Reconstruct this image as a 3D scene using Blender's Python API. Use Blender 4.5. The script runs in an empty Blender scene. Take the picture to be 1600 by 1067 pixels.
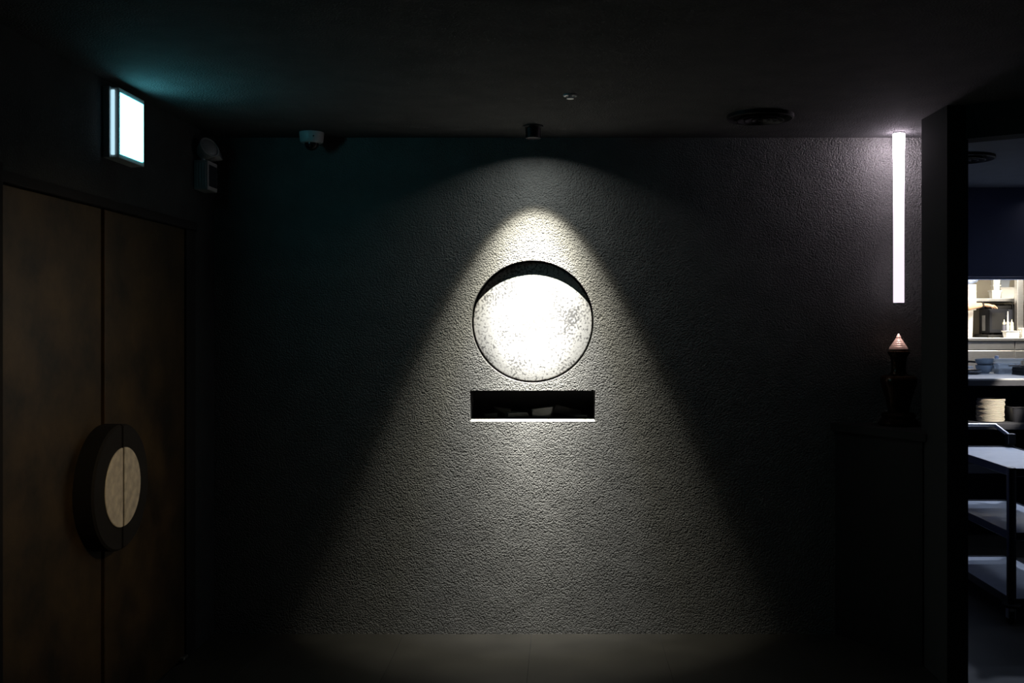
import bpy, bmesh, math, random
from mathutils import Vector, Matrix

random.seed(4)
PI = math.pi
scene = bpy.context.scene
C = scene.collection

# ------------------------------------------------------------------ camera, world, exposure
F = 1617.0                      # focal length in pixels of the 1600 px wide frame
EYE = 1.627                     # eye height
cam_d = bpy.data.cameras.new('camera')
cam_d.sensor_width = 36.0
cam_d.lens = 36.0 * F / 1600.0
cam_d.shift_x = -80.0 / 1600.0
cam_d.shift_y = -28.5 / 1600.0
cam_d.clip_end = 60
cam = bpy.data.objects.new('camera', cam_d)
cam.location = (0, 0, EYE)
cam.rotation_euler = (PI / 2, 0, 0)
C.objects.link(cam)
scene.camera = cam

vs = scene.view_settings
vs.view_transform = 'Standard'
vs.look = 'None'
vs.gamma = 1.0
vs.exposure = 0.0
vs.use_curve_mapping = False

world = bpy.data.worlds.new('world')
scene.world = world
world.use_nodes = True
world.node_tree.nodes['Background'].inputs[0].default_value = (0.6, 0.7, 0.8, 1)
world.node_tree.nodes['Background'].inputs[1].default_value = 0.0008


def at(px, py, d):
    """A point of the room at depth d (metres from the camera along y)."""
    return Vector(((px - 880.0) * d / F, d, EYE - (py - 505.0) * d / F))


# ------------------------------------------------------------------ lights of the place, plus added fills
def area(name, loc, size, size_y, power, col, rot=(0, 0, 0), spread=PI):
    l = bpy.data.lights.new(name, 'AREA')
    l.shape = 'RECTANGLE'
    l.size, l.size_y = size, size_y
    l.energy = power
    l.color = col
    l.spread = spread
    o = bpy.data.objects.new(name, l)
    o.location = loc
    o.rotation_euler = rot
    C.objects.link(o)
    return o


def spot(name, loc, aim, power, angle, blend, col, radius=0.02):
    l = bpy.data.lights.new(name, 'SPOT')
    l.energy = power
    l.spot_size = angle
    l.spot_blend = blend
    l.color = col
    l.shadow_soft_size = radius
    o = bpy.data.objects.new(name, l)
    o.location = loc
    o.rotation_euler = (Vector(aim) - Vector(loc)).to_track_quat('-Z', 'Y').to_euler()
    C.objects.link(o)
    return o


# kitchen ceiling panel (warm white), pass strip (cool white), added door fill (warm, off frame)
area('kitchen_light', (4.35, 9.75, 2.535), 1.15, 0.55, 82, (1.0, 0.90, 0.74), rot=(math.radians(28), 0, 0), spread=math.radians(120))
area('pass_light', (3.6, 7.62, 1.945), 2.9, 0.05, 9.5, (0.6, 0.74, 1.0))
area('kitchen_front_fill', (4.7, 5.6, 2.535), 0.5, 0.5, 9, (0.66, 0.78, 1.0))  # added cool fill that lifts the bulkhead and kitchen front
spot('trolley_light', (3.42, 7.3, 2.54), (2.62, 6.3, 0.8), 80, math.radians(38), 0.8, (0.68, 0.78, 1.0), 0.05)
spot('plate_light', (3.95, 5.9, 2.54), (3.15, 7.6, 0.94), 520, math.radians(8.2), 0.4, (1.0, 0.88, 0.70), 0.03)
spot('door_fill', (1.6, 2.35, 2.54), (-1.83, 3.85, 1.25), 95, math.radians(32), 1.0, (1.0, 0.72, 0.4), 0.04)  # added warm fill off frame, lifts the doors and handle inlay
LAMP = Vector((-0.148, 5.1, 2.532))         # mouth of the wall spotlight
SPOT_POWER = 210.0


# ------------------------------------------------------------------ materials
def nodes_of(m):
    m.use_nodes = True
    nt = m.node_tree
    return nt, nt.nodes['Principled BSDF']


def mat(name, col, rough=0.5, metal=0.0, var=0.0, vscale=8.0, bump=0.0, bscale=60.0, bdist=0.002,
        trans=0.0, stretch=None, spec=0.5, detail=4.0):
    m = bpy.data.materials.new(name)
    nt, b = nodes_of(m)
    N, L = nt.nodes, nt.links
    b.inputs['Base Color'].default_value = (*col, 1)
    b.inputs['Roughness'].default_value = rough
    b.inputs['Metallic'].default_value = metal
    b.inputs['Transmission Weight'].default_value = trans
    b.inputs['Specular IOR Level'].default_value = spec
    tc = N.new('ShaderNodeTexCoord')
    src = tc.outputs['Object']
    if stretch:
        mp = N.new('ShaderNodeMapping')
        mp.inputs['Scale'].default_value = stretch
        L.new(src, mp.inputs['Vector'])
        src = mp.outputs['Vector']
    if var > 0:
        n = N.new('ShaderNodeTexNoise')
        n.inputs['Scale'].default_value = vscale
        n.inputs['Detail'].default_value = 5
        L.new(src, n.inputs['Vector'])
        r = N.new('ShaderNodeValToRGB')
        r.color_ramp.elements[0].position = 0.3
        r.color_ramp.elements[1].position = 0.7
        r.color_ramp.elements[0].color = (*[c * (1 - var) for c in col], 1)
        r.color_ramp.elements[1].color = (*[min(1, c * (1 + var)) for c in col], 1)
        L.new(n.outputs['Fac'], r.inputs['Fac'])
        L.new(r.outputs['Color'], b.inputs['Base Color'])
    if bump > 0:
        n = N.new('ShaderNodeTexNoise')
        n.inputs['Scale'].default_value = bscale
        n.inputs['Detail'].default_value = detail
        L.new(src, n.inputs['Vector'])
        bp = N.new('ShaderNodeBump')
        bp.inputs['Strength'].default_value = bump
        bp.inputs['Distance'].default_value = bdist
        L.new(n.outputs['Fac'], bp.inputs['Height'])
        L.new(bp.outputs['Normal'], b.inputs['Normal'])
    return m


def stucco(name, col, strength=0.8, seam=False):
    """Sprayed granular plaster: coarse grain on a slow undulation."""
    m = bpy.data.materials.new(name)
    nt, b = nodes_of(m)
    N, L = nt.nodes, nt.links
    b.inputs['Roughness'].default_value = 0.9
    b.inputs['Specular IOR Level'].default_value = 0.15
    tc = N.new('ShaderNodeTexCoord')
    o = tc.outputs['Object']
    n1 = N.new('ShaderNodeTexVoronoi'); n1.inputs['Scale'].default_value = 122; n1.feature = 'F1'
    n2 = N.new('ShaderNodeTexNoise'); n2.inputs['Scale'].default_value = 140; n2.inputs['Detail'].default_value = 2.0
    n3 = N.new('ShaderNodeTexNoise'); n3.inputs['Scale'].default_value = 7; n3.inputs['Detail'].default_value = 3.0
    for n in (n1, n2, n3):
        L.new(o, n.inputs['Vector'])
    ng = N.new('ShaderNodeMath')
    a1 = N.new('ShaderNodeMath'); a1.operation = 'MULTIPLY_ADD'
    L.new(n2.outputs['Fac'], a1.inputs[0]); a1.inputs[1].default_value = 1.1; L.new(ng.outputs[0], a1.inputs[2])
    ng.operation = 'MULTIPLY'; L.new(n1.outputs['Distance'], ng.inputs[0]); ng.inputs[1].default_value = -0.75
    a2 = N.new('ShaderNodeMath'); a2.operation = 'MULTIPLY_ADD'
    L.new(n3.outputs['Fac'], a2.inputs[0]); a2.inputs[1].default_value = 1.2; L.new(a1.outputs[0], a2.inputs[2])
    h = a2.outputs[0]
    if seam:        # hairline trowel joint high on the wall
        sx = N.new('ShaderNodeSeparateXYZ'); L.new(o, sx.inputs[0])
        c = N.new('ShaderNodeMath'); c.operation = 'COMPARE'
        L.new(sx.outputs['Z'], c.inputs[0]); c.inputs[1].default_value = 2.243; c.inputs[2].default_value = 0.002
        d = N.new('ShaderNodeMath'); d.operation = 'MULTIPLY_ADD'
        L.new(c.outputs[0], d.inputs[0]); d.inputs[1].default_value = -0.5; L.new(h, d.inputs[2])
        h = d.outputs[0]
    bp = N.new('ShaderNodeBump')
    bp.inputs['Strength'].default_value = strength
    bp.inputs['Distance'].default_value = 0.0078
    L.new(h, bp.inputs['Height'])
    L.new(bp.outputs['Normal'], b.inputs['Normal'])
    r = N.new('ShaderNodeValToRGB')
    r.color_ramp.elements[0].position = 0.3; r.color_ramp.elements[1].position = 0.7
    r.color_ramp.elements[0].color = (*[c * 0.88 for c in col], 1)
    r.color_ramp.elements[1].color = (*[c * 1.1 for c in col], 1)
    L.new(n3.outputs['Fac'], r.inputs['Fac'])
    L.new(r.outputs['Color'], b.inputs['Base Color'])
    return m


def emit(name, col, strength):
    m = bpy.data.materials.new(name)
    nt, b = nodes_of(m)
    b.inputs['Base Color'].default_value = (*[min(0.8, c) for c in col], 1)
    b.inputs['Roughness'].default_value = 0.4
    b.inputs['Emission Color'].default_value = (*col, 1)
    b.inputs['Emission Strength'].default_value = strength
    return m


M = {}
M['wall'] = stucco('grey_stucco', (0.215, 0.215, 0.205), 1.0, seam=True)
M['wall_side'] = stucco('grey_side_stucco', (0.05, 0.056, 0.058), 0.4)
M['ceiling'] = stucco('dark_ceiling_plaster', (0.09, 0.09, 0.09), 0.6)
M['pillar'] = mat('pillar_paint', (0.04, 0.042, 0.042), 0.8, bump=0.3, bscale=120)
M['tile'] = mat('polished_concrete_tile', (0.034, 0.032, 0.026), 0.5, var=0.22, vscale=4, bump=0.05, bscale=40)
M['grout'] = mat('dark_grout', (0.035, 0.035, 0.033), 0.9, var=0.1)
M['kfloor'] = mat('kitchen_floor', (0.035, 0.033, 0.03), 0.45, var=0.2, vscale=5)
M['black'] = mat('black_metal', (0.012, 0.012, 0.013), 0.45, 0.3, var=0.2, vscale=20)
M['matte_black'] = mat('matte_black', (0.006, 0.006, 0.0065), 0.85, var=0.2, vscale=20)
M['navy'] = mat('navy_paint', (0.085, 0.10, 0.20), 0.6, var=0.1, vscale=4)
M['kceil'] = mat('kitchen_ceiling_paint', (0.32, 0.33, 0.35), 0.8, var=0.05)
M['kwall'] = mat('kitchen_wall', (0.55, 0.50, 0.40), 0.5, var=0.08, vscale=3)
M['steel'] = mat('brushed_steel', (0.68, 0.68, 0.68), 0.34, 1.0, var=0.1, vscale=20, stretch=(1, 1, 12))
M['steel_top'] = mat('pass_steel', (0.50, 0.53, 0.58), 0.5, 0.25, var=0.06, vscale=10)
M['steel_tray'] = mat('trolley_steel', (0.62, 0.65, 0.72), 0.5, 0.2, var=0.06, vscale=12)
M['dark_steel'] = mat('dark_steel', (0.10, 0.10, 0.11), 0.3, 0.9, var=0.1, vscale=15)
M['pass_edge'] = mat('pass_edge_grey', (0.05, 0.055, 0.075), 0.65, 0.05, var=0.08)
M['white'] = mat('white_plastic', (0.75, 0.74, 0.70), 0.4, var=0.04)
M['cream'] = mat('cream_plastic', (0.70, 0.62, 0.42), 0.4, var=0.06)
M['fixture_white'] = mat('white_fixture', (0.55, 0.56, 0.56), 0.4, var=0.04)
M['grey_plastic'] = mat('grey_plastic', (0.30, 0.33, 0.38), 0.35, var=0.06)
M['oven'] = mat('microwave_black', (0.011, 0.012, 0.016), 0.6, spec=0.15, var=0.1)
M['dark_plastic'] = mat('charcoal_plastic', (0.035, 0.038, 0.05), 0.4, var=0.1)
M['clear'] = mat('clear_plastic', (0.85, 0.9, 0.95), 0.18, trans=0.75, var=0.02)
M['food'] = mat('dark_food', (0.08, 0.08, 0.11), 0.7, var=0.4, vscale=60, bump=0.6, bscale=90)
M['bowl'] = mat('slate_blue_glaze', (0.20, 0.25, 0.31), 0.35, var=0.12, vscale=30)
M['plate'] = mat('white_china', (0.72, 0.69, 0.62), 0.3, var=0.04)
M['glass_dark'] = mat('smoked_dome', (0.01, 0.01, 0.012), 0.06, 0.0, var=0.05)
M['skin'] = mat('skin', (0.62, 0.37, 0.24), 0.55, var=0.08, vscale=20)
M['shirt'] = mat('black_cotton', (0.015, 0.015, 0.018), 0.9, var=0.2, bump=0.3, bscale=200)
M['hair'] = mat('dark_hair', (0.015, 0.011, 0.009), 0.5, var=0.3, vscale=50, bump=0.5, bscale=150)
M['bag'] = mat('blue_white_bag', (0.45, 0.55, 0.80), 0.3, var=0.3, vscale=30)
M['urn'] = mat('bronze_lacquer', (0.05, 0.025, 0.014), 0.25, 0.6, var=0.35, vscale=30, bump=0.25, bscale=70)
M['urn_lid'] = mat('copper_lid', (0.66, 0.44, 0.38), 0.38, 0.35, var=0.25, vscale=40, bump=0.3, bscale=90)
M['console'] = mat('dark_console_stone', (0.014, 0.0135, 0.013), 0.7, var=0.25, vscale=8, bump=0.2, bscale=60)
M['rock'] = mat('charcoal_stone', (0.045, 0.044, 0.04), 0.8, var=0.35, vscale=12, bump=0.5, bscale=50)
M['towel'] = mat('white_cloth', (0.72, 0.73, 0.76), 0.9, var=0.05, bump=0.4, bscale=150)
M['inlay'] = mat('pale_stone_inlay', (0.80, 0.77, 0.67), 0.35, var=0.25, vscale=25, bump=0.25, bscale=60)


def door_material():
    m = bpy.data.materials.new('aged_bronze_door')
    nt, b = nodes_of(m)
    N, L = nt.nodes, nt.links
    b.inputs['Roughness'].default_value = 0.5
    b.inputs['Metallic'].default_value = 0.35
    tc = N.new('ShaderNodeTexCoord')
    n = N.new('ShaderNodeTexNoise'); n.inputs['Scale'].default_value = 4.5; n.inputs['Detail'].default_value = 9
    n.inputs['Roughness'].default_value = 0.62
    L.new(tc.outputs['Object'], n.inputs['Vector'])
    r = N.new('ShaderNodeValToRGB')
    r.color_ramp.elements[0].position = 0.32; r.color_ramp.elements[0].color = (0.02, 0.0155, 0.009, 1)
    r.color_ramp.elements[1].position = 0.66; r.color_ramp.elements[1].color = (0.095, 0.062, 0.026, 1)
    L.new(n.outputs['Fac'], r.inputs['Fac'])
    L.new(r.outputs['Color'], b.inputs['Base Color'])
    bp = N.new('ShaderNodeBump'); bp.inputs['Strength'].default_value = 0.15; bp.inputs['Distance'].default_value = 0.004
    L.new(n.outputs['Fac'], bp.inputs['Height']); L.new(bp.outputs['Normal'], b.inputs['Normal'])
    return m


def moon_material():
    """White plaster with dark pits that cluster in patches."""
    m = bpy.data.materials.new('pitted_white_plaster')
    nt, b = nodes_of(m)
    N, L = nt.nodes, nt.links
    b.inputs['Roughness'].default_value = 0.8
    tc = N.new('ShaderNodeTexCoord')
    o = tc.outputs['Object']
    v = N.new('ShaderNodeTexNoise'); v.inputs['Scale'].default_value = 85; v.inputs['Detail'].default_value = 6.0
    p = N.new('ShaderNodeTexNoise'); p.inputs['Scale'].default_value = 7; p.inputs['Detail'].default_value = 3
    L.new(o, v.inputs['Vector']); L.new(o, p.inputs['Vector'])
    a = N.new('ShaderNodeMath'); a.operation = 'MULTIPLY_ADD'
    L.new(p.outputs['Fac'], a.inputs[0]); a.inputs[1].default_value = 0.55; L.new(v.outputs['Fac'], a.inputs[2])
    r = N.new('ShaderNodeValToRGB')
    r.color_ramp.elements[0].position = 0.76; r.color_ramp.elements[0].color = (0.40, 0.40, 0.39, 1)
    r.color_ramp.elements[1].position = 0.90; r.color_ramp.elements[1].color = (0.10, 0.10, 0.10, 1)
    L.new(a.outputs[0], r.inputs['Fac']); L.new(r.outputs['Color'], b.inputs['Base Color'])
    bp = N.new('ShaderNodeBump'); bp.inputs['Strength'].default_value = 0.5; bp.inputs['Distance'].default_value = 0.002
    bp.invert = True
    L.new(a.outputs[0], bp.inputs['Height']); L.new(bp.outputs['Normal'], b.inputs['Normal'])
    return m


M['door'] = door_material()
M['moon'] = moon_material()
M['exit_glow'] = emit('exit_panel_glow', (0.17, 0.80, 0.96), 6.5)
M['exit_edge'] = emit('exit_edge_glow', (0.55, 0.85, 1.0), 1.0)
M['lens_glow'] = emit('spot_lens_glow', (1.0, 0.96, 0.88), 3.0)
M['panel_glow'] = emit('ceiling_panel_glow', (1.0, 0.92, 0.8), 6.0)
M['strip_glow'] = emit('pass_strip_glow', (0.35, 0.5, 1.0), 0.2)


def tube_material(z0, z1):
    """Light guide rod fed by an LED at its upper end: brightest there."""
    m = bpy.data.materials.new('pendant_tube_glow')
    nt, b = nodes_of(m)
    N, L = nt.nodes, nt.links
    b.inputs['Base Color'].default_value = (0.8, 0.78, 0.8, 1)
    b.inputs['Emission Color'].default_value = (1.0, 0.85, 1.0, 1)
    tc = N.new('ShaderNodeTexCoord'); sx = N.new('ShaderNodeSeparateXYZ')
    L.new(tc.outputs['Object'], sx.inputs[0])
    mr = N.new('ShaderNodeMapRange')
    mr.inputs['From Min'].default_value = z0; mr.inputs['From Max'].default_value = z1
    mr.inputs['To Min'].default_value = 0.0; mr.inputs['To Max'].default_value = 1.0
    L.new(sx.outputs['Z'], mr.inputs['Value'])
    pw = N.new('ShaderNodeMath'); pw.operation = 'POWER'; pw.inputs[1].default_value = 6.0
    L.new(mr.outputs[0], pw.inputs[0])
    ma = N.new('ShaderNodeMath'); ma.operation = 'MULTIPLY_ADD'
    L.new(pw.outputs[0], ma.inputs[0]); ma.inputs[1].default_value = 30.0; ma.inputs[2].default_value = 1.1
    L.new(ma.outputs[0], b.inputs['Emission Strength'])
    return m


# ------------------------------------------------------------------ mesh helpers
def add_box(bm, x0, x1, y0, y1, z0, z1, bevel=0.0, segs=2):
    r = bmesh.ops.create_cube(bm, size=1.0)
    vsx = r['verts']
    for v in vsx:
        v.co = Vector(((x0 + x1) / 2 + v.co.x * (x1 - x0), (y0 + y1) / 2 + v.co.y * (y1 - y0), (z0 + z1) / 2 + v.co.z * (z1 - z0)))
    if bevel > 0:
        es = list({e for v in vsx for e in v.link_edges})
        bmesh.ops.bevel(bm, geom=es, offset=bevel, segments=segs, affect='EDGES', profile=0.5)
    return bm


def add_taper(bm, cx, cy, z0, z1, w0, d0, w1, d1, bevel=0.0):
    """Box whose bottom is w0 x d0 and top w1 x d1."""
    r = bmesh.ops.create_cube(bm, size=1.0)
    for v in r['verts']:
        top = v.co.z > 0
        w, d = (w1, d1) if top else (w0, d0)
        v.co = Vector((cx + v.co.x * w, cy + v.co.y * d, z1 if top else z0))
    if bevel > 0:
        es = list({e for v in r['verts'] for e in v.link_edges})
        bmesh.ops.bevel(bm, geom=es, offset=bevel, segments=2, affect='EDGES', profile=0.5)
    return bm


def add_lathe(bm, prof, cx=0, cy=0, cz=0, n=32, wob=None):
    """Revolve (radius, height) pairs about z."""
    rings = []
    for r, z in prof:
        if r < 1e-6:
            rings.append([bm.verts.new((cx, cy, cz + z))])
        else:
            rg = []
            for k in range(n):
                a = 2 * PI * k / n
                rr = r * (wob(a, z) if wob else 1)
                rg.append(bm.verts.new((cx + rr * math.cos(a), cy + rr * math.sin(a), cz + z)))
            rings.append(rg)
    for a, b in zip(rings[:-1], rings[1:]):
        if len(a) == 1 and len(b) == 1:
            continue
        for k in range(n):
            k2 = (k + 1) % n
            if len(a) == 1:
                bm.faces.new((a[0], b[k2], b[k]))
            elif len(b) == 1:
                bm.faces.new((a[k], a[k2], b[0]))
            else:
                bm.faces.new((a[k], a[k2], b[k2], b[k]))
    bmesh.ops.recalc_face_normals(bm, faces=bm.faces)
    return bm


def solid(r, z0, z1, bev=0.002):
    """Lathe profile of a solid cylinder with softened rims."""
    return [(0, z0), (r - bev, z0), (r, z0 + bev), (r, z1 - bev), (r - bev, z1), (0, z1)]


def add_prism(bm, pts, z0, z1):
    lo = [bm.verts.new((x, y, z0)) for x, y in pts]
    hi = [bm.verts.new((x, y, z1)) for x, y in pts]
    n = len(pts)
    bm.faces.new(lo[::-1]); bm.faces.new(hi)
    for k in range(n):
        bm.faces.new((lo[k], lo[(k + 1) % n], hi[(k + 1) % n], hi[k]))
    bmesh.ops.recalc_face_normals(bm, faces=bm.faces)
    return bm


def add_tube(bm, pts, r, n=10, caps=True):
    pts = [Vector(p) for p in pts]
    rings = []
    up = Vector((0, 0, 1))
    prev = None
    for i, p in enumerate(pts):
        t = (pts[min(i + 1, len(pts) - 1)] - pts[max(i - 1, 0)]).normalized()
        if prev is None:
            u = t.cross(up)
            if u.length < 1e-3:
                u = t.cross(Vector((1, 0, 0)))
        else:
            u = prev - t * prev.dot(t)
        u.normalize()
        prev = u
        w = t.cross(u)
        rr = r[i] if isinstance(r, (list, tuple)) else r
        rings.append([bm.verts.new(p + (u * math.cos(2 * PI * k / n) + w * math.sin(2 * PI * k / n)) * rr) for k in range(n)])
    for a, b in zip(rings[:-1], rings[1:]):
        for k in range(n):
            bm.faces.new((a[k], a[(k + 1) % n], b[(k + 1) % n], b[k]))
    if caps:
        bm.faces.new(rings[0][::-1]); bm.faces.new(rings[-1])
    bmesh.ops.recalc_face_normals(bm, faces=bm.faces)
    return bm


def smooth_pts(pts, n=6):
    """Catmull-Rom through the points."""
    P = [Vector(p) for p in pts]
    P = [P[0] * 2 - P[1]] + P + [P[-1] * 2 - P[-2]]
    out = []
    for i in range(1, len(P) - 2):
        for k in range(n):
            t = k / n
            out.append(0.5 * ((2 * P[i]) + (P[i + 1] - P[i - 1]) * t + (2 * P[i - 1] - 5 * P[i] + 4 * P[i + 1] - P[i + 2]) * t * t
                              + (3 * P[i] - P[i - 1] - 3 * P[i + 1] + P[i + 2]) * t ** 3))
    out.append(P[-2])
    return out


def obj(name, bm, m, parent=None, smooth=False, loc=None, rot=None):
    me = bpy.data.meshes.new(name)
    bm.to_mesh(me)
    bm.free()
    me.materials.append(m)
    if smooth:
        for p in me.polygons:
            p.use_smooth = True
        try:
            me.set_sharp_from_angle(angle=math.radians(38))
        except Exception:
            pass
    o = bpy.data.objects.new(name, me)
    C.objects.link(o)
    if parent:
        o.parent = parent
    if loc is not None:
        o.location = loc
    if rot is not None:
        o.rotation_euler = rot
    return o


def tag(o, label, cat, group=None, kind=None):
    o['label'] = label
    o['category'] = cat
    if group:
        o['group'] = group
    if kind:
        o['kind'] = kind
    return o


def thing(name, label, cat, loc=(0, 0, 0), rotz=0.0, group=None):
    o = bpy.data.objects.new(name, None)
    o.empty_display_size = 0.05
    o.location = loc
    o.rotation_euler = (0, 0, rotz)
    C.objects.link(o)
    return tag(o, label, cat, group)


def struct(name, bm, m, parent=None, smooth=False):
    o = obj(name, bm, m, parent, smooth)
    if parent is None:
        o['kind'] = 'structure'
    return o


def BM():
    return bmesh.new()


def copy_tree(root):
    r = root.copy(); C.objects.link(r)
    for ch in root.children:
        c = ch.copy(); C.objects.link(c); c.parent = r
        for g in ch.children:
            d = g.copy(); C.objects.link(d); d.parent = c
    return r


ORD = ['first', 'second', 'third', 'fourth', 'fifth', 'sixth', 'seventh', 'eighth', 'ninth', 'tenth', 'eleventh',
       'twelfth', 'thirteenth', 'fourteenth', 'fifteenth', 'sixteenth', 'seventeenth', 'eighteenth']

# ------------------------------------------------------------------ room shell
XL = -1.829          # face of the left wall
YB = 5.426           # face of the back wall
H = 2.6
XP = 1.714           # left face of the partition at the right

# back wall with a round niche and a slot
bm = BM(); add_box(bm, XL - 0.2, 1.98, YB, YB + 0.36, -0.05, H + 0.05)
wall_back = struct('wall_back', bm, M['wall'])
NX, NZ, NR = -0.161, 1.635, 0.3225
bm = BM(); add_lathe(bm, [(0, -0.2), (NR, -0.2), (NR, 0.09), (0, 0.09)], n=128)
bmesh.ops.rotate(bm, verts=bm.verts, cent=(0, 0, 0), matrix=Matrix.Rotation(-PI / 2, 3, 'X'))
bmesh.ops.translate(bm, verts=bm.verts, vec=(NX, YB, NZ))
cut1 = obj('cut', bm, M['wall'])
s0 = at(734.5, 610, YB); s1 = at(930, 658.5, YB)
bm = BM(); add_box(bm, s0.x, s1.x, YB - 0.2, YB + 0.24, s1.z, s0.z)
cut2 = obj('cut', bm, M['wall'])
for c in (cut1, cut2):
    md = wall_back.modifiers.new('cut', 'BOOLEAN')
    md.operation = 'DIFFERENCE'; md.solver = 'EXACT'; md.object = c
dg = bpy.context.evaluated_depsgraph_get()
me = bpy.data.meshes.new_from_object(wall_back.evaluated_get(dg))
wall_back.modifiers.clear()
wall_back.data = me
for c in (cut1, cut2):
    bpy.data.objects.remove(c, do_unlink=True)
# slot lining: thin dark sheet lining of the slot, with a mouth ledge coloured white for its lit look
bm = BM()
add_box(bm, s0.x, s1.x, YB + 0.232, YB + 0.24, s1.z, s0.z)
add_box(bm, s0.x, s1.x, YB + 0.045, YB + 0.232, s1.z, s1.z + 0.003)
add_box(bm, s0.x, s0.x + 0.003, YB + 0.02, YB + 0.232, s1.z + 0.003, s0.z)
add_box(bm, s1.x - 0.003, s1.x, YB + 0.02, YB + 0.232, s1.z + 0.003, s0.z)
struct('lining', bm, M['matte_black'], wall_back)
bm = BM()
vv = [bm.verts.new(p) for p in ((s0.x, YB + 0.001, s1.z - 0.001), (s1.x, YB + 0.001, s1.z - 0.001),
                                (s1.x, YB + 0.045, s1.z + 0.010), (s0.x, YB + 0.045, s1.z + 0.010),
                                (s0.x, YB + 0.045, s1.z), (s1.x, YB + 0.045, s1.z))]
bm.faces.new((vv[0], vv[1], vv[2], vv[3])); bm.faces.new((vv[3], vv[2], vv[5], vv[4])); bm.faces.new((vv[0], vv[4], vv[5], vv[1]))
bmesh.ops.recalc_face_normals(bm, faces=bm.faces)
lip = struct('ledge', bm, M['white'], wall_back)

# left wall around the double door
DZ = 2.126
bm = BM()
add_box(bm, XL - 0.2, XL, -1.6, 3.17, 0, H)
add_box(bm, XL - 0.2, XL, 3.17, 5.14, DZ, H)
add_box(bm, XL - 0.2, XL, 5.14, YB, 0, H)
add_box(bm, XL - 0.2, XL - 0.12, 3.17, 5.14, 0, DZ)
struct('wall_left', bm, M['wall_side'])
# door trim: lintel, far jamb, near jamb (it stands proud of the leaf)
bm = BM(); add_box(bm, XL - 0.06, XL + 0.012, 3.2, 5.14, 2.086, DZ, 0.004); struct('trim_1', bm, M['matte_black'])
bm = BM(); add_box(bm, XL - 0.06, XL + 0.004, 5.015, 5.14, 0, 2.086, 0.004); struct('trim_2', bm, M['matte_black'])
bm = BM(); add_box(bm, XL - 0.06, XL + 0.10, 3.11, 3.197, 0, DZ, 0.004); struct('trim_3', bm, M['matte_black'])


def half_disc(r0, r1, x0, x1, side, n=30, gap=0.008, bev=0.008):
    """Half of a round plate lying on the y-z plane, x0 the back and x1 the front; r1 < r0 rounds the front rim."""
    bm = BM()
    prof = [(r0, x0), (r0, x1 - bev), (r1, x1)]
    rows = []
    for r, x in prof:
        row = []
        for k in range(n + 1):
            a = -PI / 2 + PI * k / n
            row.append(bm.verts.new((x, side * (max(0.0, r * math.cos(a)) + gap), r * math.sin(a))))
        rows.append(row)
    for a, b in zip(rows[:-1], rows[1:]):
        for k in range(n):
            bm.faces.new((a[k], a[k + 1], b[k + 1], b[k]))
    bm.faces.new(rows[0][::-1]); bm.faces.new(rows[-1])
    bm.faces.new([rows[0][0], rows[1][0], rows[2][0], rows[2][n], rows[1][n], rows[0][n]])
    bmesh.ops.recalc_face_normals(bm, faces=bm.faces)
    return bm


HY, HZ = 4.122, 0.975
for nm, y0, y1, side in (('door_1', 3.205, 4.106, -1), ('door_2', 4.138, 5.01, 1)):
    bm = BM(); add_box(bm, XL - 0.055, XL - 0.004, y0, y1, 0.012, 2.082, 0.003)
    d = struct(nm, bm, M['door'])
    h = obj('handle', half_disc(0.25, 0.242, 0.0, 0.078, side), M['matte_black'], d, loc=(XL - 0.004, HY, HZ))
    inl = obj('inlay', half_disc(0.157, 0.155, 0.079, 0.083, side, bev=0.002), M['inlay'], h)
    h['label'] = 'black half round door pull with pale stone inlay'
    inl['label'] = 'pale speckled half disc inlay'
    # bottom pivot of the far leaf
    bm = BM()
    add_box(bm, XL - 0.004, XL + 0.02, (y1 - 0.07) if side > 0 else y0 + 0.02, (y1 - 0.01) if side > 0 else y0 + 0.08, 0.012, 0.03, 0.006)
    obj('pivot', bm, M['steel'], d)

# right: partition pier, slanting wall behind it, slanting header over the kitchen opening
bm = BM()
add_prism(bm, [(XP, 4.62), (1.808, 4.62), (2.06, 5.5), (2.06, 5.79), (1.98, 5.79), (1.98, YB - 0.001), (1.93, YB - 0.001), (1.73, 4.95), (XP, 4.95)], 0, H)
struct('wall_right', bm, M['pillar'])
bm = BM()
add_prism(bm, [(1.80, 4.625), (1.792, 4.60), (4.28, 2.98), (4.36, 3.08), (1.835, 4.715)], 2.447, H)
struct('trim_4', bm, M['pillar'])
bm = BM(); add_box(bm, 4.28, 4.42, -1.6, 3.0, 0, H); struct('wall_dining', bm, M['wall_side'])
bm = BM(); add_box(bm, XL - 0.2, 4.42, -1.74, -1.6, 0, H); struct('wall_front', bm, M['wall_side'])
# kitchen shell
bm = BM(); add_box(bm, 4.36, 6.3, 2.95, 3.08, 0, H); struct('wall_kitchen_front', bm, M['navy'])
bm = BM(); add_box(bm, 6.2, 6.34, 3.08, 11.7, 0, H); struct('wall_kitchen_right', bm, M['kwall'])
bm = BM(); add_box(bm, 1.98, 2.06, 5.79, 11.7, 0, H); struct('wall_kitchen_left', bm, M['navy'])
bm = BM(); add_box(bm, 1.98, 6.34, 11.55, 11.7, 0, H); struct('wall_kitchen_back', bm, M['kwall'])
bm = BM(); add_box(bm, 2.06, 6.2, 7.42, 7.58, 1.962, H); struct('wall_bulkhead', bm, M['navy'])
bm = BM()
add_prism(bm, [(XL - 0.2, -1.74), (4.42, -1.74), (4.42, 3.0), (1.83, 4.67), (2.04, 5.45), (2.04, 5.79), (XL - 0.2, 5.79)], H, H + 0.12)
struct('ceiling', bm, M['ceiling'])
bm = BM()
add_prism(bm, [(1.83, 4.67), (4.42, 3.0), (6.34, 3.0), (6.34, 11.7), (2.04, 11.7), (2.04, 5.45)], H, H + 0.12)
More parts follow.
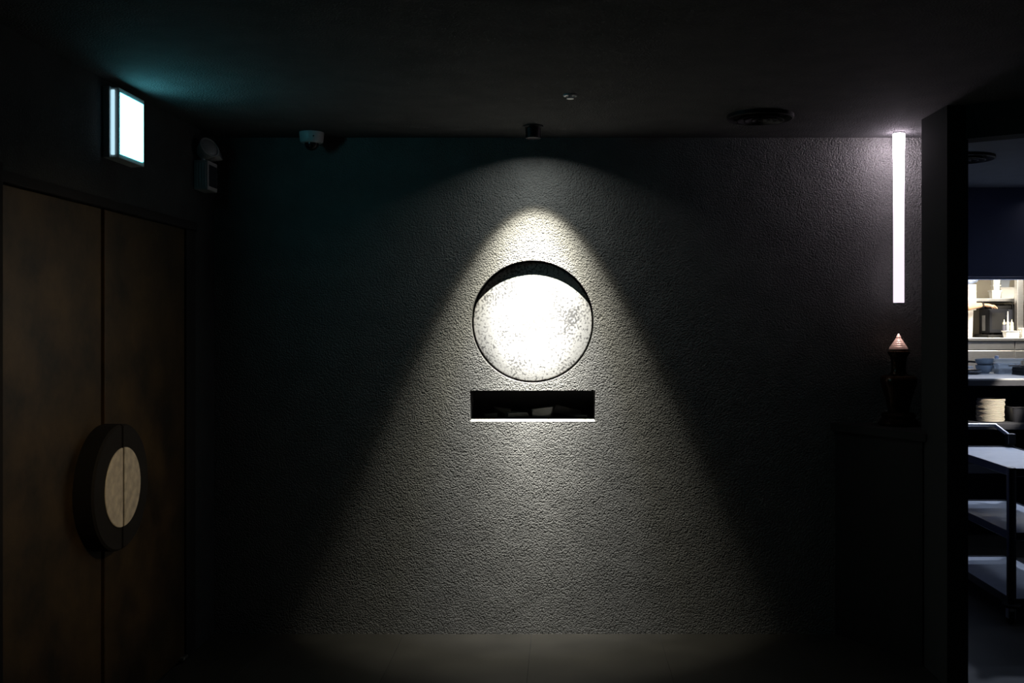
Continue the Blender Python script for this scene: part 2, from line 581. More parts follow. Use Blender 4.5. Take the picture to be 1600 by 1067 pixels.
struct('ceiling.001', bm, M['kceil'])
# floors: dining floor is a grout bed with large tiles, kitchen floor a sealed screed
bm = BM()
add_prism(bm, [(XL - 0.2, -1.74), (4.42, -1.74), (4.42, 3.0), (1.83, 4.67), (2.04, 5.45), (2.04, YB + 0.01), (XL - 0.2, YB + 0.01)], -0.12, -0.004)
floor = struct('floor', bm, M['grout'])
bm = BM()
add_prism(bm, [(1.83, 4.67), (4.42, 3.0), (6.34, 3.0), (6.34, 11.7), (2.04, 11.7), (2.04, 5.45)], -0.12, 0.0)
struct('floor.001', bm, M['kfloor'])
TW = 0.667
x_edges = [XL + 0.002] + [-0.832 + TW * k for k in range(-1, 4)] + [1.708]
y_edges = [YB - 0.002, YB - 1.334, YB - 2.668, YB - 4.002]
for i in range(len(x_edges) - 1):
    for j in range(len(y_edges) - 1):
        bm = BM()
        add_box(bm, x_edges[i] + 0.0015, x_edges[i + 1] - 0.0015, y_edges[j + 1] + 0.0015, y_edges[j] - 0.0015, -0.006, 0.0 - 0.0006 * ((i * 7 + j * 3) % 3), 0.001, 1)
        obj('tile', bm, M['tile'], floor)

# ------------------------------------------------------------------ round niche: the plaster moon
bm = BM()
R = NR - 0.011
prof = [(0, 0.0), (R - 0.006, 0.0), (R, 0.006), (R, 0.044), (R - 0.004, 0.046), (R * 0.66, 0.047), (R * 0.33, 0.048), (0, 0.048)]
add_lathe(bm, prof, n=128)
bmesh.ops.rotate(bm, verts=bm.verts, cent=(0, 0, 0), matrix=Matrix.Rotation(PI / 2, 3, 'X'))
moon = obj('wall_disc', bm, M['moon'], smooth=True, loc=(NX, YB + 0.09, NZ))
tag(moon, 'round white pitted plaster disc like a moon set in the wall niche', 'wall decor')

# ------------------------------------------------------------------ slot: charcoal pieces lying in it
def chunk(name, px, py, d, sx, sy, sz, rz, ry, seed, label):
    rnd = random.Random(seed)
    bm = BM()
    bmesh.ops.create_cube(bm, size=1.0)
    for v in bm.verts:                      # a skewed block: angular broken faces
        v.co = Vector(((v.co.x + rnd.uniform(-0.13, 0.13)) * sx, (v.co.y + rnd.uniform(-0.13, 0.13)) * sy, (v.co.z + rnd.uniform(-0.2, 0.2)) * sz))
    bmesh.ops.bevel(bm, geom=list(bm.edges), offset=0.004, segments=1, affect='EDGES', profile=0.5)
    bmesh.ops.triangulate(bm, faces=list(bm.faces))
    rot = Matrix.Rotation(rz, 3, 'Z') @ Matrix.Rotation(ry, 3, 'Y')
    for v in bm.verts:
        v.co = rot @ v.co
    lo = min(v.co.z for v in bm.verts)
    bmesh.ops.translate(bm, verts=bm.verts, vec=(0, 0, -lo))
    p = at(px, py, d)
    o = obj(name, bm, M['rock'], loc=(p.x, d, s1.z + 0.0035))
    tag(o, label, 'rock', 'dark broken pieces in the wall slot')
    return o


chunk('stone_chunk', 766, 650, YB + 0.12, 0.06, 0.05, 0.025, 0.3, 0.0, 1, 'small low dark stone chunk near left end of the wall slot')
chunk('stone_chunk', 786, 650, YB + 0.18, 0.09, 0.05, 0.045, -0.3, 0.1, 2, 'dark stone chunk set back in the slot, second from left')
chunk('stone_chunk', 810, 650, YB + 0.11, 0.11, 0.05, 0.034, 0.1, 0.08, 3, 'flat grey stone slab at front left of slot centre')
chunk('stone_chunk', 848, 650, YB + 0.11, 0.095, 0.05, 0.056, -0.1, -0.05, 4, 'largest pale grey angular stone chunk right of slot centre')
chunk('stone_chunk', 884, 650, YB + 0.18, 0.16, 0.05, 0.05, 0.1, 0.16, 5, 'long dark stone wedge sloping down to the right in the slot')
chunk('stone_chunk', 908, 650, YB + 0.10, 0.07, 0.045, 0.022, -0.2, 0.0, 6, 'small flat stone chunk near right end of the wall slot')

# ------------------------------------------------------------------ ceiling spotlight over the disc
def add_cyl_axis(bm, p0, p1, r, n=28):
    return add_tube(bm, [p0, p1], r, n)


t = thing('spotlight', 'black cylinder spotlight on the ceiling above the white disc', 'spotlight', (LAMP.x, LAMP.y, H))
bm = BM(); add_lathe(bm, [(0, -0.014), (0.036, -0.014), (0.05, -0.006), (0.05, 0), (0, 0)], n=36); obj('flange', bm, M['black'], t, True)
bm = BM(); add_lathe(bm, [(0, -0.012), (0.038, -0.012), (0.038, -0.062), (0.034, -0.063), (0.031, -0.058), (0.031, -0.045), (0, -0.045)], n=36)
obj('housing', bm, M['black'], t, True)
bm = BM(); add_lathe(bm, [(0, -0.047), (0.030, -0.047), (0.030, -0.0455), (0, -0.0455)], n=30); obj('lens', bm, M['lens_glow'], t, True)

l = bpy.data.lights.new('spotlight_beam', 'SPOT')
l.energy = SPOT_POWER
l.color = (1.0, 0.97, 0.90)
l.spot_size = math.radians(150)
l.spot_blend = 0.02
l.shadow_soft_size = 0.012
l.use_nodes = True
nt = l.node_tree
N, L = nt.nodes, nt.links
em = N['Emission']
# photometric distribution of the reflector: intensity against the angle off the axis
tc = N.new('ShaderNodeTexCoord'); sx = N.new('ShaderNodeSeparateXYZ')
L.new(tc.outputs['Normal'], sx.inputs[0])
ab = N.new('ShaderNodeMath'); ab.operation = 'ABSOLUTE'; L.new(sx.outputs['Z'], ab.inputs[0])
ac = N.new('ShaderNodeMath'); ac.operation = 'ARCCOSINE'; L.new(ab.outputs[0], ac.inputs[0])
dv = N.new('ShaderNodeMath'); dv.operation = 'DIVIDE'; L.new(ac.outputs[0], dv.inputs[0]); dv.inputs[1].default_value = math.radians(75)
rp = N.new('ShaderNodeValToRGB')
L.new(dv.outputs[0], rp.inputs['Fac'])
BEAM = [(0, 4.2), (5, 3.9), (8, 2.9), (11, 2.0), (15, 1.3), (20, 0.72), (24, 0.42), (26.5, 0.24), (29, 0.055), (31.5, 0.026), (43, 0.0155), (56, 0.008), (64, 0.003), (67, 0.0)]
TINT = lambda a: (1.0, 1.0, 1.0) if a < 20 else ((1.0, 0.98, 0.90) if a < 30 else (0.92, 1.0, 1.06))
els = rp.color_ramp.elements
while len(els) < len(BEAM):
    els.new(0.5)
for e, (a, v) in zip(els, BEAM):
    e.position = a / 75.0
for e, (a, v) in zip(els, BEAM):
    e.color = (*[v / 4.2 * c for c in TINT(a)], 1)
ml = N.new('ShaderNodeMath'); ml.operation = 'MULTIPLY'; ml.inputs[1].default_value = 4.2
bw = N.new('ShaderNodeSeparateColor'); L.new(rp.outputs['Color'], bw.inputs[0])
L.new(bw.outputs['Green'], ml.inputs[0])
L.new(ml.outputs[0], em.inputs['Strength'])
vd = N.new('ShaderNodeVectorMath'); vd.operation = 'DIVIDE'
L.new(rp.outputs['Color'], vd.inputs[0]); L.new(bw.outputs['Green'], vd.inputs[1])
L.new(vd.outputs[0], em.inputs['Color'])
lo = bpy.data.objects.new('spotlight_beam', l)
lo.location = (LAMP.x, LAMP.y, LAMP.z)
tilt = math.radians(17.5)
lo.rotation_euler = Vector((0, math.sin(tilt), -math.cos(tilt))).to_track_quat('-Z', 'Y').to_euler()
C.objects.link(lo)

# ------------------------------------------------------------------ lit sign above the doors
e0 = at(178, 139, 4.119)
t = thing('exit_sign', 'glowing white square lightbox sign on the wall above the doors', 'sign', (XL, 4.24, 2.285))
bm = BM(); add_box(bm, 0.0, 0.03, -0.135, 0.135, 0.0, 0.285, 0.004); obj('back_box', bm, M['fixture_white'], t)
bm = BM()
for (y0, y1, z0, z1) in ((-0.125, 0.125, 0.0, 0.018), (-0.125, 0.125, 0.262, 0.28), (-0.125, -0.112, 0.018, 0.262), (0.112, 0.125, 0.018, 0.262)):
    add_box(bm, 0.03, 0.062, y0, y1, z0, z1, 0.002)
obj('frame', bm, M['fixture_white'], t)
bm = BM(); add_box(bm, 0.031, 0.066, -0.111, 0.111, 0.019, 0.261, 0.003); obj('light_panel', bm, M['exit_glow'], t)
bm = BM(); add_box(bm, 0.033, 0.046, -0.131, -0.1255, 0.012, 0.27, 0.001); obj('edge_diffuser', bm, M['exit_edge'], t)

# ------------------------------------------------------------------ emergency twin lamp
t = thing('emergency_light', 'grey emergency light box with tilted lamp heads beside the corner', 'emergency light', (XL, 5.19, 2.289))
bm = BM(); add_box(bm, 0.0, 0.07, -0.068, 0.075, 0, 0.146, 0.005); obj('body', bm, M['fixture_white'], t)
bm = BM()
for k in range(4):
    add_box(bm, 0.012 + 0.014 * k, 0.018 + 0.014 * k, -0.0705, -0.066, 0.012, 0.134, 0.001, 1)
obj('ribs', bm, M['fixture_white'], t)
bm = BM(); add_box(bm, 0.068, 0.073, -0.05, 0.06, 0.02, 0.126, 0.002); obj('shaded_front', bm, M['dark_plastic'], t)  # dark colour stands in for the unlit front face of the box
for k, (dy, aim) in enumerate(((-0.035, Vector((0.75, -0.45, 0.42))), (0.05, Vector((0.85, 0.1, 0.45))))):
    a = aim.normalized()
    q = Vector((0, 0, 1)).rotation_difference(a)
    bm = BM(); add_lathe(bm, [(0, -0.05), (0.022, -0.045), (0.04, -0.02), (0.052, 0.02), (0.055, 0.03), (0.05, 0.031), (0.046, 0.026), (0, 0.026)], n=26)
    hd = obj('lamp_head', bm, M['fixture_white'], t, True, loc=(0.05, dy, 0.2), rot=q.to_euler())
    bm = BM(); add_lathe(bm, [(0.047, 0.0265), (0.04, 0.033), (0.02, 0.038), (0, 0.039)], n=26); obj('lens', bm, M['clear'], hd, True)
    bm = BM(); add_tube(bm, [(0.035, dy, 0.14), (0.035, dy, 0.175)], 0.01); obj('pivot', bm, M['fixture_white'], t, True)

# ------------------------------------------------------------------ ceiling devices
p = at(487, 210, 5.28)
t = thing('security_camera', 'white dome security camera on the ceiling near the left corner', 'camera', (p.x, 5.28, H))
bm = BM(); add_lathe(bm, [(0, 0), (0.062, 0), (0.062, -0.008), (0.058, -0.045), (0.052, -0.053), (0.036, -0.055), (0, -0.052)], n=36); obj('housing', bm, M['fixture_white'], t, True)
bm = BM(); add_lathe(bm, [(0.036, -0.053), (0.035, -0.065), (0.028, -0.08), (0.015, -0.09), (0, -0.093)], n=30); obj('dome', bm, M['glass_dark'], t, True)
bm = BM(); add_box(bm, 0.02, 0.026, -0.0612, -0.055, -0.03, -0.024, 0.001, 1); obj('sensor', bm, M['matte_black'], t)

p = at(891, 148.5, 4.407)
t = thing('sprinkler', 'small round sprinkler cover on the ceiling right of the spotlight', 'sprinkler', (p.x, 4.407, H))
bm = BM(); add_lathe(bm, [(0, 0), (0.03, 0), (0.031, -0.003), (0.029, -0.007), (0.021, -0.008), (0.019, -0.004), (0, -0.004)], n=32); obj('escutcheon', bm, M['fixture_white'], t, True)
bm = BM(); add_lathe(bm, [(0, -0.004), (0.008, -0.004), (0.008, -0.014), (0.015, -0.016), (0.015, -0.018), (0, -0.018)], n=20); obj('deflector', bm, M['steel'], t, True)


def diffuser(name, x, y, r, label, m):
    t = thing(name, label, 'vent', (x, y, H))
    bm = BM(); add_lathe(bm, [(r - 0.03, -0.002), (r - 0.008, -0.02), (r, -0.016), (r, 0), (r - 0.03, 0)], n=44); obj('rim', bm, m, t, True)
    for k, f in enumerate((0.72, 0.5, 0.28)):
        bm = BM(); add_lathe(bm, [(r * f - 0.02, -0.006), (r * f, -0.026), (r * f - 0.006, -0.027), (r * f - 0.026, -0.007)], n=40)
        obj('cone', bm, m, t, True)
    bm = BM(); add_lathe(bm, [(0, 0), (r - 0.028, 0), (r - 0.028, -0.004), (0, -0.004)], n=40); obj('back_plate', bm, M['matte_black'], t)
    bm = BM(); add_lathe(bm, [(0, -0.004), (0.012, -0.004), (0.012, -0.026), (0, -0.03)], n=16); obj('hub', bm, m, t, True)
    for a in range(3):
        bm = BM()
        add_box(bm, 0.0, r - 0.02, -0.003, 0.003, -0.012, -0.006, 0)
        bmesh.ops.rotate(bm, verts=bm.verts, cent=(0, 0, 0), matrix=Matrix.Rotation(a * 2 * PI / 3 + 0.4, 3, 'Z'))
        obj('spoke', bm, m, t)
    return t


p = at(1188, 180, 4.84)
diffuser('air_vent', p.x, 4.84, 0.155, 'round black air vent on the dark ceiling left of the light tube', M['black'])
diffuser('air_vent', 2.33, 6.05, 0.185, 'round black air vent on the grey kitchen ceiling', M['black'])

# ------------------------------------------------------------------ pendant light tube
TX, TY = 1.712, 5.28
zt0 = at(1405, 473, TY).z
t = thing('pendant_light', 'glowing white vertical tube pendant hanging in the right corner', 'pendant light', (TX, TY, H))
bm = BM(); add_lathe(bm, [(0, 0), (0.03, 0), (0.03, -0.006), (0.026, -0.01), (0, -0.01)], n=28); obj('canopy', bm, M['steel'], t, True)
tl = H - 0.01 - zt0
bm = BM(); add_lathe(bm, [(0.030, 0.0), (0.030, -0.03), (0.0275, -0.16), (0.0272, -tl + 0.003), (0.026, -tl), (0.0, -tl)], n=28)
obj('light_tube', bm, tube_material(-tl, 0.0), t, True, loc=(0, 0, -0.01))
bm = BM(); add_lathe(bm, [(0.0, 0.0), (0.0285, 0.0), (0.0285, -0.006), (0, -0.006)], n=28); obj('end_cap', bm, M['steel'], t, True, loc=(0, 0, -0.01 - tl))
spot('tube_downlight', (TX, TY, zt0 - 0.012), (TX, TY, 1.0), 6.0, math.radians(31), 1.0, (1.0, 0.86, 0.84), 0.02)

# ------------------------------------------------------------------ corner console and urn
t = thing('corner_console', 'dark triangular console counter in the right corner under the urn', 'console', (0, 0, 0))
poly = [(1.40, YB - 0.004), (1.706, 4.872), (1.706, 4.958), (1.722, 4.958), (1.915, YB - 0.004)]
bm = BM(); add_prism(bm, poly, 1.067, 1.107); obj('top', bm, M['console'], t)
body = [(1.425, YB - 0.004), (1.706, 4.915), (1.706, 4.958), (1.722, 4.958), (1.915, YB - 0.004)]
bm = BM(); add_prism(bm, body, 0.0, 1.067); obj('body', bm, M['console'], t)

ux = (1404 - 880) * TY / F
k = 0.468 / 0.448
t = thing('urn', 'dark bronze lidded urn with pointed lid on the corner console', 'urn', (ux, TY, 1.107))


def sc(pr):
    return [(r, z * k) for r, z in pr]


bm = BM(); add_lathe(bm, sc([(0, 0), (0.098, 0), (0.102, 0.012), (0.092, 0.028), (0.082, 0.036), (0.088, 0.05), (0.074, 0.064), (0, 0.064)]), n=40); obj('stand', bm, M['urn'], t, True)
bm = BM(); add_lathe(bm, sc([(0, 0.064), (0.05, 0.064), (0.055, 0.078), (0.058, 0.10), (0.066, 0.135), (0.08, 0.175), (0.090, 0.205), (0.0925, 0.218), (0.0905, 0.229), (0.083, 0.240),
                            (0.066, 0.2455), (0.050, 0.2475), (0.042, 0.252), (0.037, 0.265), (0.036, 0.29), (0.039, 0.318), (0.043, 0.336), (0.0, 0.336)]), n=48); obj('body', bm, M['urn'], t, True)
bm = BM(); add_lathe(bm, sc([(0.0, 0.336), (0.043, 0.336), (0.05, 0.346), (0.0545, 0.354), (0.054, 0.36), (0.046, 0.364), (0.0, 0.364)]), n=64,
                     wob=lambda a, z: 1 + 0.03 * math.cos(12 * a)); obj('collar', bm, M['urn'], t, True)
pr = [(0.0, 0.364), (0.044, 0.364), (0.048, 0.371)]
zs = [0.373 + 0.052 * i / 5 for i in range(6)]
for i in range(5):
    r0 = 0.0475 + (0.012 - 0.0475) * i / 5
    r1 = 0.0475 + (0.012 - 0.0475) * (i + 1) / 5
    pr += [(r0, zs[i] + 0.0005), (r0 - 0.0015, zs[i] + 0.003), (r1 + 0.0022, zs[i + 1] - 0.0005)]
pr += [(0.011, 0.4255), (0, 0.4255)]
bm = BM(); add_lathe(bm, sc(pr), n=40); obj('lid', bm, M['urn_lid'], t, True)
bm = BM(); add_lathe(bm, sc([(0, 0.4255), (0.0115, 0.4255), (0.0125, 0.429), (0.0085, 0.437), (0.003, 0.446), (0, 0.448)]), n=24); obj('finial', bm, M['urn_lid'], t, True)

# ------------------------------------------------------------------ kitchen: pass counter
PT = 1.228
t = thing('pass_counter', 'steel topped pass counter with shelves seen through the opening', 'counter', (0, 0, 0))
px0, px1, py0, py1 = 2.35, 5.6, 7.45, 8.95
bm = BM(); add_box(bm, px0, px1, py0 + 0.004, py1, PT - 0.012, PT, 0.002); obj('worktop', bm, M['steel_top'], t)
bm = BM(); add_box(bm, px0, px1, py0, py0 + 0.04, PT - 0.052, PT - 0.012, 0.002); obj('front_edge', bm, M['pass_edge'], t)
bm = BM(); add_box(bm, px0, px1, py0, py1 - 0.1, 0.86, 0.905, 0.003); obj('shelf', bm, M['pass_edge'], t)
bm = BM(); add_box(bm, px0, px1, py0, py1 - 0.1, 0.545, 0.61, 0.003); obj('lower_shelf', bm, M['pass_edge'], t)
bm = BM(); add_box(bm, px0, px1, py1 - 0.1, py1 - 0.06, 0.0, PT - 0.012); obj('back_panel', bm, M['navy'], t)
for x in (px0, 4.1, px1 - 0.04):
    bm = BM(); add_box(bm, x, x + 0.04, py0 + 0.05, py1 - 0.1, 0.0, PT - 0.012); obj('side_panel', bm, M['navy'], t)

# LED strip below the bulkhead
t = thing('light_strip', 'thin bluish light strip under the navy bulkhead', 'lamp', (3.6, 7.62, 1.962))
bm = BM(); add_box(bm, -1.5, 1.5, -0.038, 0.03, -0.012, 0.02, 0.002); obj('channel', bm, M['steel'], t)
bm = BM(); add_box(bm, -1.48, 1.48, -0.02, 0.02, -0.0145, -0.012); obj('diffuser', bm, M['strip_glow'], t)
# kitchen ceiling lamps out of frame, plus added fixtures for the front and door fills
t = thing('ceiling_panel', 'added unseen fill panel on the kitchen ceiling in front of the pass', 'lamp', (4.7, 5.6, H))
bm = BM(); add_box(bm, -0.28, 0.28, -0.28, 0.28, -0.05, 0.0, 0.004); obj('frame', bm, M['fixture_white'], t)
bm = BM(); add_box(bm, -0.25, 0.25, -0.25, 0.25, -0.053, -0.05); obj('diffuser', bm, M['strip_glow'], t)
t = thing('ceiling_panel', 'white kitchen ceiling light panel above the cooking counter', 'lamp', (4.35, 9.75, H))
bm = BM(); add_box(bm, -0.62, 0.62, -0.32, 0.32, -0.05, 0.0, 0.004); obj('frame', bm, M['fixture_white'], t)
bm = BM(); add_box(bm, -0.58, 0.58, -0.28, 0.28, -0.053, -0.05); obj('diffuser', bm, M['panel_glow'], t)
for nm, x, y, lab in (('downlight', 3.42, 7.3, 'black ceiling downlight above the trolley in the kitchen'), ('downlight', 3.95, 5.9, 'black ceiling downlight in the kitchen front by the slanted header'), ('downlight', 1.6, 2.35, 'added unseen black downlight that brightens the double doors')):
    t = thing(nm, lab, 'lamp', (x, y, H))
    bm = BM(); add_lathe(bm, [(0, 0), (0.055, 0), (0.055, -0.05), (0.05, -0.05), (0.046, -0.02), (0, -0.02)], n=28); obj('housing', bm, M['black'], t, True)
    bm = BM(); add_lathe(bm, [(0, -0.022), (0.044, -0.022), (0.044, -0.0205), (0, -0.0205)], n=24); obj('lens', bm, M['panel_glow'], t)

# ------------------------------------------------------------------ things on the pass
def bowl_bm(r, h):
    bm = BM()
    add_lathe(bm, [(0, 0.004), (r * 0.42, 0.004), (r * 0.45, 0), (r * 0.5, 0), (r * 0.52, 0.006), (r * 0.75, h * 0.28), (r * 0.93, h * 0.62), (r, h), (r - 0.004, h),
                   (r * 0.89, h * 0.64), (r * 0.7, h * 0.34), (r * 0.4, h * 0.18), (0, h * 0.16)], n=40)
    return bm


bx = (1538 - 880) * 8.25 / F
for z, r, h, lab, ry in ((PT, 0.069, 0.066, 'lower of two stacked slate blue bowls on the pass counter', 0.0),
                         (PT + 0.054, 0.072, 0.062, 'upper of two stacked slate blue bowls on the pass counter', -0.05)):
    o = obj('bowl', bowl_bm(r, h), M['bowl'], None, True, loc=(bx + (0.003 if ry else 0), 8.25, z), rot=(0.0, ry, 0))
    tag(o, lab, 'bowl', 'slate blue bowls on the pass')


def open_tub(name, cx, cy, z, w, d, h, m, label, cat, group=None, lid=None, taper=0.86, wall=0.004):
    """Rectangular tub with a rolled rim (body, rim, optional lid)."""
    t = thing(name, label, cat, (cx, cy, z), 0, group)
    bm = BM()
    secs = [(taper, 0.0), (1.0, h), ]
    def ring(s, zz, inset):
        hw, hd, c = w / 2 * s - inset, d / 2 * s - inset, 0.2 * min(w, d) / 2
        pts = []
        for (sx_, sy_, a0) in ((1, 1, 0), (-1, 1, PI / 2), (-1, -1, PI), (1, -1, 1.5 * PI)):
            for k in range(4):
                a = a0 + PI / 2 * k / 3
                pts.append(bm.verts.new((sx_ * (hw - c) + c * math.cos(a), sy_ * (hd - c) + c * math.sin(a), zz)))
        return pts
    rr = [ring(taper, 0, 0), ring(1.0, h, 0), ring(1.0, h, wall), ring(taper, wall, wall)]
    for a, b in zip(rr[:-1], rr[1:]):
        n = len(a)
        for k in range(n):
            bm.faces.new((a[k], a[(k + 1) % n], b[(k + 1) % n], b[k]))
    bm.faces.new(rr[0][::-1]); bm.faces.new(rr[-1])
    bmesh.ops.recalc_face_normals(bm, faces=bm.faces)
    obj('body', bm, m, t)
    bm = BM()
    for (x0, x1, y0, y1) in ((-w / 2 - 0.005, w / 2 + 0.005, -d / 2 - 0.005, -d / 2), (-w / 2 - 0.005, w / 2 + 0.005, d / 2, d / 2 + 0.005),
                             (-w / 2 - 0.005, -w / 2, -d / 2, d / 2), (w / 2, w / 2 + 0.005, -d / 2, d / 2)):
        add_box(bm, x0, x1, y0, y1, h - 0.008, h, 0.001, 1)
    obj('rim', bm, m, t)
    if lid:
        bm = BM(); add_box(bm, -w / 2 - 0.007, w / 2 + 0.007, -d / 2 - 0.007, d / 2 + 0.007, h + 0.0005, h + 0.007, 0.003); obj('lid', bm, lid, t)
    return t


cx = (1571.5 - 880) * 8.2 / F
t = open_tub('food_container', cx, 8.2, PT, 0.178, 0.13, 0.082, M['clear'], 'clear plastic food tub of dark contents beside the bowls', 'container')
bm = BM(); add_taper(bm, 0.018, 0, 0.0045, 0.042, 0.105, 0.09, 0.112, 0.10, 0.01); obj('contents', bm, M['food'], t)
bm = BM(); add_taper(bm, -0.058, 0, 0.0045, 0.036, 0.026, 0.085, 0.028, 0.09, 0.006); obj('contents', bm, M['food'], t)
# black trays at the right
for k in range(4):
    x0 = (1589.5 - 880) * 7.98 / F
    bm = BM()
    add_box(bm, 0, 0.30, -0.10, 0.10, 0.0, 0.0025, 0)
    for (a, b, c, d2) in ((0, 0.30, -0.10, -0.094), (0, 0.30, 0.094, 0.10), (0, 0.006, -0.094, 0.094), (0.294, 0.30, -0.094, 0.094)):
        add_box(bm, a, b, c, d2, 0.0025, 0.0145, 0.001, 1)
    o = obj('serving_tray', bm, M['matte_black'], None, loc=(x0 + 0.004 * (k % 2), 7.98, PT + 0.0148 * k))
    tag(o, 'black serving tray, %s in the stack right of the clear tub' % ['bottom one', 'second from bottom', 'third from bottom', 'topmost one'][k], 'tray', 'black trays on the pass')
t = thing('spatula', 'dark long handled spatula lying across the black trays', 'utensil', at(1575, 0, 8.0).xy.to_3d() + Vector((0, 0, PT + 0.0595)))
bm = BM(); add_tube(bm, [(0.035, 0.075, 0.008), (0.12, 0.05, 0.008), (0.2, 0.03, 0.008)], 0.0055, 8); obj('handle', bm, M['dark_steel'], t, True)
bm = BM(); add_box(bm, 0.2, 0.32, -0.01, 0.06, 0.0, 0.004, 0.001); obj('blade', bm, M['dark_steel'], t)
# left: small dark plates, folded cloth and a pan
for k in range(3):
    bm = BM(); add_lathe(bm, [(0, 0), (0.05, 0), (0.085, 0.01), (0.086, 0.013), (0.05, 0.005), (0, 0.004)], n=36)
    o = obj('side_plate', bm, M['dark_steel'] if k != 1 else M['grey_plastic'], None, True, loc=(3.195 - 0.004 * k, 8.12, PT + 0.0125 * k))
    tag(o, ['dark side plate at the bottom of the stack left of the bowls', 'grey side plate in the middle of the stack left of the bowls', 'dark side plate on top of the stack left of the bowls'][k], 'plate', 'side plates on the pass')
t = thing('folded_towel', 'white folded towel on the pass counter behind the bowls', 'towel', (3.25, 8.5, PT))
for k in range(3):
    bm = BM(); add_box(bm, -0.10 + 0.004 * k, 0.10 - 0.003 * k, -0.07, 0.07, 0.017 * k, 0.017 * k + 0.0165, 0.007, 3); obj('fold', bm, M['towel'], t, True)
t = thing('frying_pan', 'black frying pan resting on the folded white towel', 'pan', (3.19, 8.5, PT + 0.052))
bm = BM(); add_lathe(bm, [(0, 0), (0.075, 0), (0.095, 0.03), (0.093, 0.031), (0.072, 0.004), (0, 0.004)], n=36); obj('body', bm, M['matte_black'], t, True)
bm = BM(); add_tube(bm, [(0.088, -0.02, 0.026), (0.13, -0.035, 0.034), (0.19, -0.05, 0.03)], 0.008, 8); obj('handle', bm, M['matte_black'], t, True)
# white shallow trays at the back of the pass
open_tub('white_tray', 3.66, 8.62, PT, 0.24, 0.2, 0.1, M['white'], 'shallow white tray on the pass behind the clear tub', 'tray', lid=M['towel'])
open_tub('white_tray', 3.95, 8.60, PT, 0.26, 0.2, 0.1, M['white'], 'shallow white tray on the pass at the right edge behind black trays', 'tray', lid=M['towel'])
bm = BM(); add_lathe(bm, [(0, 0), (0.016, 0), (0.018, 0.004), (0.016, 0.02), (0.008, 0.026), (0, 0.027)], n=16)
tag(obj('bottle_cap', bm, M['bag'], None, True, loc=(3.585, 8.56, PT + 0.1075)), 'small blue cap lying on the white tray behind the clear tub', 'cap')

# plates on the middle shelf
NP = 17
pxx = (1547 - 880) * 7.62 / F
pbm = BM()
add_lathe(pbm, [(0, 0.0), (0.055, 0.0), (0.058, 0.001), (0.09, 0.0035), (0.0965, 0.0052), (0.0978, 0.007), (0.0978, 0.0102), (0.0965, 0.0118), (0.092, 0.0112), (0.06, 0.0055), (0, 0.0045)], n=44)
first = None
for k in range(NP):
    off = Vector((0.0025 * math.sin(k * 1.7) + 0.0009 * max(0, k - 8), 0.002 * math.cos(k * 2.3)))
    loc = (pxx + off.x, 7.62 + off.y, 0.9052 + 0.0098 * k)
    if first is None:
        first = obj('dinner_plate', pbm, M['plate'], None, True, loc=loc)
        o = first
    else:
        o = first.copy(); C.objects.link(o); o.location = loc
    o.rotation_euler = (0, 0, k * 0.9)
    if k == 0:
        lab = 'white dinner plate at the bottom of the stack under the pass'
    elif k == NP - 1:
        lab = 'white dinner plate on top of the stack under the pass'
    else:
        lab = 'white dinner plate, %s from the top of the stack under the pass' % ORD[NP - 1 - k]
    tag(o, lab, 'plate', 'white plates stacked under the pass')
# storage bin beside the plates
bt = open_tub('storage_bin', 3.44, 7.66, 0.905, 0.34, 0.24, 0.112, M['dark_plastic'], 'charcoal plastic bin beside the plate stack under the pass', 'bin', taper=0.9)
bm = BM(); add_box(bm, -0.12, 0.14, -0.08, 0.08, 0.03, 0.1, 0.02); obj('contents', bm, M['matte_black'], bt)

# ------------------------------------------------------------------ service trolley
tx0, tx1, ty0, ty1 = 2.425, 2.875, 5.6, 6.65
t = thing('service_trolley', 'three tier steel service trolley with push handle in the opening', 'trolley', ((tx0 + tx1) / 2, (ty0 + ty1) / 2, 0))
hw, hl = (tx1 - tx0) / 2, (ty1 - ty0) / 2
for z in (0.841, 0.494, 0.136):
    bm = BM(); add_box(bm, -hw + 0.006, hw - 0.006, -hl + 0.006, hl - 0.006, z - 0.014, z - 0.008, 0.001); tr = obj('shelf', bm, M['steel_tray'], t)
    bm = BM()
    for (a, b, c, d2) in ((-hw, hw, -hl, -hl + 0.006), (-hw, hw, hl - 0.006, hl), (-hw, -hw + 0.006, -hl + 0.006, hl - 0.006), (hw - 0.006, hw, -hl + 0.006, hl - 0.006)):
        add_box(bm, a, b, c, d2, z - 0.044, z, 0.002, 1)
    obj('shelf_rim', bm, M['dark_steel'], tr)
